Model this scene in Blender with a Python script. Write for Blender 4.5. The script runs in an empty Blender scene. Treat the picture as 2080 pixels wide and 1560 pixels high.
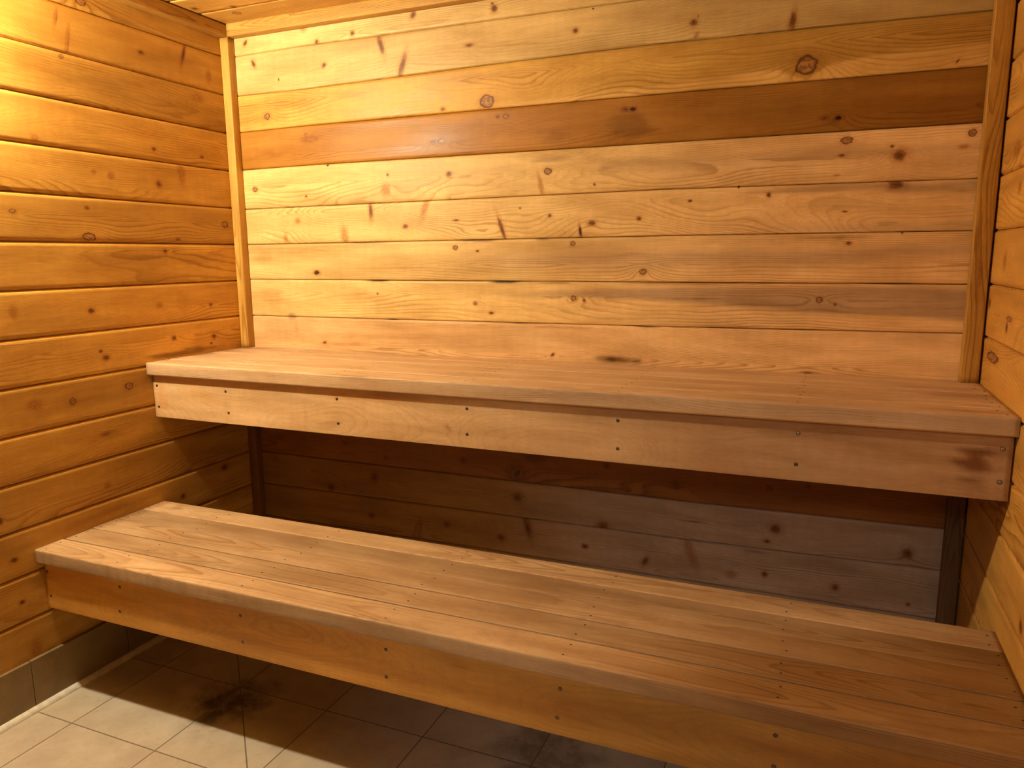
import bpy, math
import numpy as np
from mathutils import Matrix, Vector
S = bpy.context.scene
# ------------------------------------------------------------------ camera
F_PX = 1501.33
YAW, PITCH, ROLL = 0.3964, -0.1712, -0.0092
CAM = Vector((2.0444, -2.2331, 1.2855))
cy, sy, cp, sp, cr, sr = math.cos(YAW), math.sin(YAW), math.cos(PITCH), math.sin(PITCH), math.cos(ROLL), math.sin(ROLL)
fwd = Vector((-sy*cp, cy*cp, sp)); rt = Vector((cy, sy, 0)); up = rt.cross(fwd)
r2 = cr*rt + sr*up; u2 = -sr*rt + cr*up
cam = bpy.data.objects.new('camera', bpy.data.cameras.new('camera'))
S.collection.objects.link(cam); S.camera = cam
cam.matrix_world = Matrix(((r2.x, u2.x, -fwd.x, CAM.x), (r2.y, u2.y, -fwd.y, CAM.y), (r2.z, u2.z, -fwd.z, CAM.z), (0, 0, 0, 1)))
cam.data.sensor_fit = 'HORIZONTAL'; cam.data.sensor_width = 36.0
cam.data.lens = F_PX/2080*36.0; cam.data.clip_start = 0.02
# ------------------------------------------------------------------ light and exposure
S.view_settings.view_transform = 'Standard'; S.view_settings.look = 'None'
S.view_settings.gamma = 1; S.view_settings.use_curve_mapping = False
S.view_settings.exposure = 0.0
w = bpy.data.worlds.new('world'); S.world = w; w.use_nodes = True
w.node_tree.nodes['Background'].inputs[0].default_value = (0.02, 0.02, 0.025, 1)
w.node_tree.nodes['Background'].inputs[1].default_value = 0.2
LAMP_POS = (0.062, -1.195, 1.925)
LAMP_COL = (1.0, 0.88, 0.60)
LAMP_EMIT = 2200.0
def area(name, loc, target, sx, sy_, power, col):
    l = bpy.data.lights.new(name, 'AREA'); l.shape = 'RECTANGLE'; l.size = sx; l.size_y = sy_
    l.energy = power; l.color = col
    o = bpy.data.objects.new(name, l); S.collection.objects.link(o)
    o.location = loc; d = Vector(target)-Vector(loc)
    o.rotation_euler = d.to_track_quat('-Z', 'Y').to_euler(); return o
# daylight from the corridor, coming in through the open doorway behind the camera
area('corridor_light', (1.75, -4.2, 2.45), (1.75, 0, 0.4), 0.30, 0.40, 17.0, (1.0, 0.92, 0.82))
# ------------------------------------------------------------------ room sizes
W, YF, H, PIT = 2.4347, -3.0, 2.108, 0.1334
BD = 0.034                       # corner batten depth
HU, DU, NT, FS, FUH = 0.9506, 0.4737, 0.042, 0.0214, 0.1439
HL, YL, YB, FLH = 0.4692, -0.9101, -0.4489, 0.1449
rng = np.random.default_rng(7)
# ------------------------------------------------------------------ helpers
def hashn(ix, iy, seed):
    n = (ix.astype(np.int64)*374761393 + iy.astype(np.int64)*668265263 + seed*974634777) & 0x7fffffff
    n = ((n ^ (n >> 13))*1274126177) & 0x7fffffff
    n = (n ^ (n >> 16)) & 0xffff
    return n/65535.0
def vnoise(x, y, seed=0):
    ix, iy = np.floor(x), np.floor(y); fx, fy = x-ix, y-iy
    fx = fx*fx*fx*(fx*(fx*6-15)+10); fy = fy*fy*fy*(fy*(fy*6-15)+10)
    a, b = hashn(ix, iy, seed), hashn(ix+1, iy, seed); c, d = hashn(ix, iy+1, seed), hashn(ix+1, iy+1, seed)
    return (a*(1-fx)+b*fx)*(1-fy)+(c*(1-fx)+d*fx)*fy*1.0 - 0.5
def fbm(x, y, seed=0, oc=3):
    s = 0; a = 1.0
    for k in range(oc):
        s = s + a*vnoise(x*2**k, y*2**k, seed+17*k); a *= .5
    return s
def ss(a, b, x):
    t = np.clip((x-a)/(b-a), 0, 1); return t*t*(3-2*t)
def mesh_obj(name, co, faces, mat, parent=None, P=None, T=None, K=None, smooth=False):
    """co: (n,3); faces: list of index tuples or (m,4) array"""
    me = bpy.data.meshes.new(name)
    if isinstance(faces, np.ndarray):
        m = len(faces); me.vertices.add(len(co)); me.vertices.foreach_set('co', np.asarray(co, np.float32).ravel())
        me.loops.add(m*4); me.loops.foreach_set('vertex_index', faces.astype(np.int32).ravel())
        me.polygons.add(m); me.polygons.foreach_set('loop_start', np.arange(m, dtype=np.int32)*4)
        me.polygons.foreach_set('loop_total', np.full(m, 4, dtype=np.int32))
        me.update(calc_edges=True)
    else:
        me.from_pydata([tuple(c) for c in co], [], faces); me.update()
    me.materials.append(mat)
    if P is not None:
        a = me.attributes.new('P', 'FLOAT_VECTOR', 'POINT'); a.data.foreach_set('vector', np.asarray(P, np.float32).ravel())
    if T is not None:
        a = me.attributes.new('T', 'FLOAT_VECTOR', 'POINT'); a.data.foreach_set('vector', np.asarray(T, np.float32).ravel())
    if K is not None:
        a = me.attributes.new('K', 'FLOAT_VECTOR', 'CORNER'); a.data.foreach_set('vector', np.asarray(K, np.float32).ravel())
    if smooth: me.polygons.foreach_set('use_smooth', np.ones(len(me.polygons), dtype=bool))
    o = bpy.data.objects.new(name, me); S.collection.objects.link(o)
    if parent is not None: o.parent = parent
    return o
def struct(o): o['kind'] = 'structure'; return o
def thing(name, label, cat, loc=(0, 0, 0), group=None):
    o = bpy.data.objects.new(name, None); S.collection.objects.link(o); o.location = loc
    o.empty_display_size = 0.05
    o['label'] = label; o['category'] = cat
    if group: o['group'] = group
    return o
# ------------------------------------------------------------------ materials
def new_mat(name):
    m = bpy.data.materials.new(name); m.use_nodes = True
    nt = m.node_tree; b = nt.nodes['Principled BSDF']; return m, nt, b
class NB:
    def __init__(s, nt): s.nt = nt
    def n(s, t, **kw):
        o = s.nt.nodes.new(t)
        for k, v in kw.items(): setattr(o, k, v)
        return o
    def link(s, a, b): s.nt.links.new(a, b)
    def math(s, op, a, b=None, c=None, clamp=False):
        o = s.n('ShaderNodeMath', operation=op, use_clamp=clamp)
        for i, v in enumerate((a, b, c)):
            if v is None: continue
            if isinstance(v, (int, float)): o.inputs[i].default_value = v
            else: s.link(v, o.inputs[i])
        return o.outputs[0]
    def vmath(s, op, a, b=None):
        o = s.n('ShaderNodeVectorMath', operation=op)
        for i, v in enumerate((a, b)):
            if v is None: continue
            if isinstance(v, tuple): o.inputs[i].default_value = v
            else: s.link(v, o.inputs[i])
        return o.outputs[0] if op not in ('LENGTH',) else o.outputs['Value']
    def noise(s, vec, scale=1.0, detail=2.0, rough=.5):
        o = s.n('ShaderNodeTexNoise'); o.inputs['Scale'].default_value = scale
        o.inputs['Detail'].default_value = detail; o.inputs['Roughness'].default_value = rough
        s.link(vec, o.inputs['Vector']); return o.outputs['Fac']
    def rng(s, v, a, b, c, d, smooth=True):
        o = s.n('ShaderNodeMapRange', interpolation_type='SMOOTHSTEP' if smooth else 'LINEAR')
        s.link(v, o.inputs[0])
        for i, q in enumerate((a, b, c, d)): o.inputs[1+i].default_value = q
        return o.outputs[0]
    def mix(s, f, a, b, mode='MIX'):
        o = s.n('ShaderNodeMix', data_type='RGBA', blend_type=mode)
        for sock, v in ((o.inputs[0], f), (o.inputs[6], a), (o.inputs[7], b)):
            if isinstance(v, (int, float)): sock.default_value = v
            elif isinstance(v, tuple): sock.default_value = v
            else: s.link(v, sock)
        return o.outputs[2]
def wood_material(name, ring_gap=0.0042, ring_dark=0.42, fibre=0.20, rough=0.42, spec=0.5, bump=0.25, knots=True):
    """Grain from attributes: P = (along the board, growth ring field, across), T = own colour of the board, K = offset to nearest knot"""
    m, nt, b = new_mat(name); q = NB(nt)
    A = lambda nme: q.n('ShaderNodeAttribute', attribute_name=nme).outputs['Vector']
    P, T = A('P'), A('T')
    sep = q.n('ShaderNodeSeparateXYZ'); q.link(P, sep.inputs[0]); u, phi, v = sep.outputs
    cmb = lambda x, y, z: (lambda o: [q.link(a, o.inputs[i]) if not isinstance(a, (int, float)) else setattr(o.inputs[i], 'default_value', a) for i, a in enumerate((x, y, z))] and o.outputs[0])(q.n('ShaderNodeCombineXYZ'))
    # warp the ring field a little so lines are not too regular
    wv = q.noise(cmb(q.math('MULTIPLY', u, 9.0), q.math('MULTIPLY', v, 45.0), 0.3), 1.0, 2.0)
    ph = q.math('MULTIPLY_ADD', q.math('SUBTRACT', wv, 0.5), 0.0035, phi)
    spacing = q.noise(cmb(0.0, q.math('MULTIPLY', ph, 38.0), 1.7), 1.0, 1.0)
    ph2 = q.math('MULTIPLY_ADD', spacing, 0.011, ph)
    saw = q.math('FRACT', q.math('DIVIDE', ph2, ring_gap))
    line = q.math('MULTIPLY', q.rng(saw, 0.45, 0.93, 0, 1), q.rng(saw, 0.93, 1.0, 1, 0))
    vis = q.noise(cmb(q.math('MULTIPLY', u, 1.3), q.math('MULTIPLY', ph, 30.0), 5.1), 1.0, 2.0)
    line = q.math('MULTIPLY', line, q.rng(vis, 0.36, 0.68, 0.10, 1.0))
    fib = q.noise(cmb(q.math('MULTIPLY', u, 14.0), q.math('MULTIPLY', ph, 900.0), q.math('MULTIPLY', v, 500.0)), 1.0, 3.0, .6)
    blot = q.noise(cmb(q.math('MULTIPLY', u, 3.5), q.math('MULTIPLY', v, 16.0), 0.0), 1.0, 4.0, .55)
    cross = q.noise(cmb(q.math('MULTIPLY', u, 55.0), q.math('MULTIPLY', v, 9.0), 3.0), 1.0, 2.0)
    f1 = q.math('MULTIPLY_ADD', line, -ring_dark, 1.0)
    f2 = q.rng(fib, 0.25, 0.75, 1.0-fibre, 1.0+fibre*.5, False)
    f3 = q.rng(blot, 0.28, 0.72, 0.74, 1.18, False)
    f4 = q.rng(cross, 0.3, 0.7, 0.965, 1.03, False)
    fac = q.math('MULTIPLY', q.math('MULTIPLY', f1, f2), q.math('MULTIPLY', f3, f4))
    # rings and dark fibres turn redder than the pale wood between them
    g = q.n('ShaderNodeCombineXYZ')
    q.link(q.math('POWER', fac, 0.8), g.inputs[0]); q.link(q.math('POWER', fac, 1.05), g.inputs[1]); q.link(q.math('POWER', fac, 1.35), g.inputs[2])
    col = q.vmath('MULTIPLY', T, g.outputs[0])
    height = q.math('ADD', q.math('MULTIPLY', fib, 0.6), q.math('MULTIPLY', line, 0.5))
    if knots:
        K = A('K'); ks = q.n('ShaderNodeSeparateXYZ'); q.link(K, ks.inputs[0])
        kz = ks.outputs[2]
        sd_ = q.math('MULTIPLY', q.math('FLOOR', q.math('MULTIPLY', u, 7.0)), 3.7)
        kk = cmb(ks.outputs[0], ks.outputs[1], sd_)
        kr0 = cmb(ks.outputs[0], ks.outputs[1], 0.0)
        kn = q.noise(kk, 1.1, 1.5); kf = q.noise(cmb(q.math('MULTIPLY', ks.outputs[0], 1.3), q.math('MULTIPLY', ks.outputs[1], 5.0), sd_), 1.0, 3.0)
        r = q.math('MULTIPLY_ADD', q.math('SUBTRACT', kn, .5), 0.75, q.vmath('LENGTH', kr0))
        # kind: 0 tan knot with dark ring, 1 dark knot, 2 black hole, 3 faint
        istan = q.rng(kz, .2, .6, 1, 0, False)
        isdark = q.math('MULTIPLY', q.rng(kz, .5, .9, 0, 1, False), q.rng(kz, 2.2, 2.8, 1, 0, False))
        ishole = q.math('MULTIPLY', q.rng(kz, 1.5, 1.9, 0, 1, False), q.rng(kz, 2.2, 2.8, 1, 0, False))
        isfaint = q.rng(kz, 2.2, 2.8, 0, 1, False)
        body = q.rng(r, 0.60, 1.15, 1, 0)
        ring = q.math('MULTIPLY', q.math('MULTIPLY', q.rng(r, 0.66, 0.92, 0, 1), q.rng(r, 0.95, 1.16, 1, 0)), q.math('MAXIMUM', istan, .25))
        core = q.math('MULTIPLY', q.rng(r, 0.15, 0.75, 1, 0), isdark)
        halo = q.rng(q.math('MULTIPLY_ADD', q.math('SUBTRACT', kf, .5), 1.6, r), 0.8, 2.5, 1, 0)
        inner = q.n('ShaderNodeTexNoise'); inner.inputs['Scale'].default_value = 2.3; q.link(kk, inner.inputs['Vector'])
        kc = q.mix(isdark, (0.46, 0.22, 0.075, 1), (0.27, 0.105, 0.032, 1))
        kc = q.mix(q.math('MULTIPLY', q.rng(inner.outputs['Fac'], .42, .6, 0, 1), .65), kc, (0.10, 0.042, 0.018, 1))
        kc = q.mix(q.math('MULTIPLY', core, .75), kc, (0.060, 0.026, 0.014, 1))
        kc = q.mix(ishole, kc, (0.010, 0.006, 0.005, 1))
        hal = q.math('MULTIPLY', q.math('POWER', halo, 1.3), q.math('MULTIPLY_ADD', istan, -0.25, 0.60))
        col = q.mix(hal, col, q.mix(1.0, col, (0.70, 0.44, 0.24, 1), 'MULTIPLY'))
        op = q.math('MULTIPLY_ADD', isfaint, -0.45, 0.90)
        col = q.mix(q.math('MULTIPLY', body, op), col, kc)
        col = q.mix(q.math('MULTIPLY', ring, q.math('MULTIPLY_ADD', isfaint, -0.6, 0.85)), col, (0.085, 0.030, 0.010, 1))
        height = q.math('MULTIPLY_ADD', body, -0.6, height)
    q.link(col, b.inputs['Base Color'])
    b.inputs['Roughness'].default_value = rough
    q.link(q.rng(blot, .3, .7, rough-.07, rough+.10, False), b.inputs['Roughness'])
    b.inputs['Specular IOR Level'].default_value = spec
    bp = q.n('ShaderNodeBump'); bp.inputs['Strength'].default_value = bump; bp.inputs['Distance'].default_value = 0.0008
    q.link(height, bp.inputs['Height']); q.link(bp.outputs[0], b.inputs['Normal'])
    return m
WALLM = wood_material('cedar_boards', rough=0.40, spec=0.24)
SMOOTH = wood_material('finished_cedar', ring_gap=0.0046, ring_dark=0.48, fibre=0.24, rough=0.5, spec=0.3, bump=0.3, knots=False)
BENCHM = wood_material('worn_bench_wood', ring_gap=0.0044, ring_dark=0.36, fibre=0.22, rough=0.5, spec=0.32, bump=0.3, knots=False)
PLYM = wood_material('bench_fascia_wood', ring_gap=0.0065, ring_dark=0.13, fibre=0.17, rough=0.42, spec=0.4, bump=0.2, knots=False)
def plain(name, col, rough=.5, metal=0.0, spec=.5):
    m, nt, b = new_mat(name); q = NB(nt)
    tc = q.n('ShaderNodeTexCoord'); n1 = q.noise(tc.outputs['Object'], 60.0, 3.0)
    c = q.mix(q.rng(n1, .3, .7, 0, 1, False), tuple(x*.85 for x in col)+(1,), tuple(min(1, x*1.12) for x in col)+(1,))
    q.link(c, b.inputs['Base Color']); b.inputs['Roughness'].default_value = rough
    b.inputs['Metallic'].default_value = metal; b.inputs['Specular IOR Level'].default_value = spec
    return m
DARKM = plain('shadow_gap_felt', (0.010, 0.007, 0.006), .95, 0, .1)
HOLEM = plain('dark_hole', (0.020, 0.011, 0.007), .8, 0, .2)
STEEL = plain('dull_steel', (0.30, 0.25, 0.20), .35, 1.0)
STEELB = plain('bright_steel', (0.75, 0.70, 0.62), .25, 1.0)
STRIPM = plain('pale_cove_strip', (0.90, 0.84, 0.72), .4)
# ------------------------------------------------------------------ knots: (along, height, ru, rv, tilt, kind, ring bump)
KL= [(0.579,2.028,0.0143,0.0093,0,0,2.0),(0.665,1.962,0.0043,0.0163,-15,3,0.5),(0.636,1.905,0.0043,0.0283,-12,3,1.0),(0.381,1.935,0.0093,0.0053,0,1,0.7),(0.207,1.968,0.0063,0.0303,-18,1,0.6),(0.097,1.922,0.0073,0.0133,0,3,0.6),(0.66,1.859,0.0063,0.0053,0,0,0.6),(0.159,1.838,0.0173,0.0083,0,3,1.0),(0.766,1.622,0.0073,0.0063,0,3,1.0),(0.363,1.641,0.0063,0.0053,0,1,0.6),(0.158,1.639,0.0073,0.0043,0,1,0.4),(0.593,1.548,0.0063,0.0043,0,3,0.6),(0.535,1.541,0.0073,0.0073,0,3,0.5),(0.355,1.531,0.0093,0.0093,0,1,1.2),(0.257,1.572,0.0093,0.0223,0,3,0.3),(0.854,1.419,0.0083,0.0053,0,0,1.6),(0.628,1.439,0.0063,0.0043,0,1,0.6),(0.63,1.354,0.0183,0.0103,0,0,3.0),(0.072,1.41,0.0123,0.0103,0,0,0.8),(0.295,1.353,0.0083,0.0033,0,1,0.5),(0.353,1.313,0.0073,0.0053,0,1,0.8),(0.886,1.146,0.0073,0.0113,0,3,1.0),(0.65,1.134,0.0103,0.0073,0,1,1.5),(0.395,1.134,0.0083,0.0063,0,3,0.8),(0.171,1.123,0.0063,0.0053,0,1,0.6),(0.348,1.019,0.0083,0.0073,0,1,0.8),(0.167,1.007,0.0083,0.0073,0,1,1.0),(0.183,0.983,0.0053,0.0033,0,1,0.4),(0.616,0.986,0.0103,0.0073,0,1,1.6),(0.632,1.008,0.0053,0.0043,0,1,0.5),(0.544,0.884,0.0133,0.0103,0,0,1.2),(0.742,0.871,0.0083,0.0083,0,0,1.0),(0.857,0.881,0.0143,0.0103,0,3,1.5),(0.644,0.75,0.0123,0.0043,0,3,1.0),(0.166,0.51,0.0143,0.0093,0,1,1.0),(0.369,0.46,0.0093,0.0073,0,1,0.8),(0.657,0.585,0.0083,0.0063,0,3,0.6),(0.968,0.46,0.0093,0.0063,0,1,1.2),(0.961,0.331,0.0073,0.0053,0,1,1.0),(0.939,0.176,0.0103,0.0163,0,3,1.5),(0.99,0.582,0.0063,0.0083,0,1,1.0)]
KB= [(0.087,2.046,0.0073,0.0083,25,1,0.8),(0.396,2.017,0.0063,0.0053,0,1,0.5),(0.118,1.972,0.0073,0.0103,-20,1,1.0),(0.421,1.936,0.0073,0.0063,30,1,0.7),(0.225,1.909,0.0023,0.0043,0,1,0.3),(0.164,1.789,0.0113,0.0093,0,0,2.6),(0.329,1.714,0.0053,0.0043,0,0,0.8),(0.346,1.698,0.0213,0.0073,0,3,1.5),(0.088,1.537,0.0103,0.0083,0,0,1.0),(0.316,1.504,0.0033,0.0033,0,1,0.3),(0.273,1.418,0.0083,0.0073,0,3,0.8),(0.215,1.357,0.0063,0.0113,0,3,0.8),(0.776,2.055,0.0083,0.0103,20,1,1.5),(0.542,2.026,0.0083,0.0063,0,1,0.9),(0.395,2.015,0.0063,0.0043,0,1,0.5),(0.343,2.068,0.0093,0.0093,0,3,1.0),(0.651,1.978,0.0083,0.0273,-15,1,0.8),(0.73,1.905,0.0093,0.0323,18,1,1.0),(0.421,1.937,0.0073,0.0073,15,1,0.8),(1.062,2.038,0.0093,0.0093,0,1,1.2),(1.056,2.052,0.0043,0.0033,0,1,0.3),(0.974,1.941,0.0113,0.0043,0,1,0.8),(1.324,1.943,0.0073,0.0063,0,1,0.8),(1.378,1.997,0.0023,0.0023,0,2,0.2),(1.035,1.767,0.0213,0.0183,0,0,4.5),(0.876,1.757,0.0083,0.0053,0,1,1.2),(0.868,1.658,0.0113,0.0083,0,0,2.0),(0.841,1.657,0.0113,0.0063,0,1,2.0),(1.097,1.718,0.0083,0.0063,0,0,0.8),(1.07,1.718,0.0053,0.0043,0,1,0.6),(1.479,1.708,0.0093,0.0063,0,1,1.0),(1.501,1.707,0.0093,0.0053,0,2,2.0),(0.893,1.553,0.0093,0.0073,0,1,0.9),(0.649,1.51,0.0103,0.0143,0,3,1.4),(0.659,1.562,0.0043,0.0043,0,1,0.3),(0.316,1.504,0.0043,0.0033,0,1,0.3),(1.236,1.544,0.0113,0.0093,0,0,1.6),(1.213,1.502,0.0053,0.0233,-10,3,0.4),(1.387,1.498,0.0033,0.0033,0,1,0.2),(0.586,1.446,0.0073,0.0253,0,1,0.8),(0.801,1.453,0.0083,0.0283,18,3,0.8),(0.722,1.389,0.0093,0.0063,0,1,0.9),(0.915,1.404,0.0093,0.0033,0,1,0.5),(1.243,1.41,0.0053,0.0043,0,1,0.6),(0.473,1.361,0.0103,0.0233,-5,3,1.0),(1.08,1.371,0.0063,0.0333,-18,1,1.0),(1.343,1.36,0.0043,0.0153,-8,2,1.0),(1.38,1.384,0.0113,0.0063,0,1,1.2),(1.526,1.393,0.0063,0.0053,0,1,0.7),(0.91,1.315,0.0083,0.0073,0,0,1.5),(1.319,1.322,0.0073,0.0063,0,0,2.0),(1.143,1.436,0.0033,0.0023,0,1,0.2),(0.416,1.606,0.0043,0.0033,0,2,0.1),(0.287,1.607,0.0053,0.0033,0,2,0.1),(1.67,1.924,0.0093,0.0073,0,1,1.2),(1.681,1.939,0.0023,0.0023,0,1,0.2),(1.679,1.89,0.0043,0.0053,20,3,0.4),(1.93,1.897,0.0073,0.0203,5,1,1.4),(1.97,1.781,0.0233,0.0213,0,0,5.5),(2.323,1.755,0.0023,0.0043,30,1,0.6),(2.057,1.64,0.0083,0.0053,0,2,2.0),(2.023,1.642,0.0093,0.0043,0,1,1.0),(2.377,1.646,0.0043,0.0033,0,1,0.8),(2.081,1.581,0.0133,0.0083,0,0,1.6),(2.21,1.536,0.0133,0.0123,0,1,3.2),(2.191,1.559,0.0043,0.0033,0,1,0.6),(2.071,1.543,0.0063,0.0033,0,1,0.5),(2.37,1.58,0.0083,0.0083,0,0,1.3),(2.353,1.548,0.0093,0.0043,0,3,1.0),(2.062,1.492,0.0063,0.0023,0,3,0.5),(1.891,1.447,0.0053,0.0063,0,1,1.0),(1.675,1.439,0.0053,0.0033,0,1,0.4),(2.088,1.396,0.0063,0.0023,0,1,0.3),(2.207,1.462,0.0163,0.0113,0,1,3.0),(2.102,1.312,0.0063,0.0043,0,1,1.0),(1.809,1.472,0.0023,0.0033,0,2,0.1),(2.23,1.337,0.0023,0.0023,0,1,0.2),(0.991,1.303,0.0053,0.0033,0,1,0.3),(1.542,1.236,0.0103,0.0073,0,0,4.0),(1.322,1.153,0.0083,0.0073,0,0,2.2),(1.357,1.147,0.0043,0.0043,0,1,0.5),(0.98,1.132,0.0063,0.0053,0,0,1.2),(1.038,1.101,0.0083,0.0043,0,1,0.5),(1.253,0.971,0.0053,0.0053,30,1,1.2),(0.6,1.16,0.0033,0.0033,0,1,0.3),(0.555,0.485,0.0113,0.0133,0,1,1.4),(0.434,0.606,0.0093,0.0063,0,1,1.0),(0.923,0.586,0.0083,0.0073,0,1,1.0),(1.125,0.561,0.0213,0.0223,0,1,2.2),(1.127,0.477,0.0133,0.0123,0,1,2.0),(1.436,0.62,0.0073,0.0063,0,1,1.0),(1.508,0.545,0.0053,0.0053,0,1,0.6),(1.659,0.581,0.0083,0.0093,0,1,1.2),(1.402,0.591,0.0023,0.0023,0,1,0.2),(0.609,0.566,0.0063,0.0053,0,1,0.6),(2.038,1.158,0.0073,0.0073,0,0,1.8),(2.079,1.146,0.0033,0.0033,0,1,0.5),(2.019,0.95,0.0113,0.0033,0,1,0.6),(1.934,0.602,0.0063,0.0053,0,1,0.8),(2.04,0.619,0.0053,0.0043,0,1,0.8),(1.956,0.478,0.0133,0.0123,0,1,3.0),(1.934,0.436,0.0073,0.0053,0,1,1.0),(1.709,0.369,0.0103,0.0343,-18,3,1.8),(1.932,0.331,0.0073,0.0073,0,1,1.4),(1.834,0.315,0.0113,0.0073,0,3,1.0),(2.306,0.454,0.0113,0.0123,0,1,3.0),(2.128,0.322,0.0083,0.0083,0,1,1.6),(2.319,0.304,0.0043,0.0043,0,1,0.6),(0.535,0.335,0.0103,0.0073,0,1,1.0),(0.851,0.343,0.0093,0.0073,0,1,1.0),(0.731,0.3,0.0093,0.0293,15,3,1.0),(1.064,0.324,0.0113,0.0093,0,1,1.6),(1.163,0.375,0.0103,0.0313,-12,1,1.2),(1.427,0.416,0.0173,0.0123,0,1,2.4),(1.366,0.336,0.0093,0.0073,0,1,1.2),(1.568,0.315,0.0083,0.0123,20,1,1.6),(0.345,1.233,0.0113,0.0073,0,2,1.0),(0.364,0.979,0.0063,0.0043,20,1,0.5),(0.09,0.518,0.0123,0.0073,0,3,1.0),(0.359,0.424,0.0113,0.0123,0,1,1.2)]
KR= [(0.168,1.262,0.0103,0.0153,0,3,1.5),(0.272,1.136,0.0223,0.0053,0,0,1.5),(0.258,1.116,0.0103,0.0103,0,1,1.0),(0.047,1.158,0.0103,0.0103,0,1,0.5),(0.143,1.033,0.0533,0.0113,0,0,4.0),(0.634,0.571,0.0113,0.0123,-10,1,1.0),(0.403,0.755,0.0273,0.0073,0,3,1.0),(0.243,1.426,0.0093,0.0093,0,3,1.0),(-0.207,0.531,0.0273,0.0043,0,3,1.0),(0.179,1.515,0.0203,0.0123,0,3,1.0)]
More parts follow.
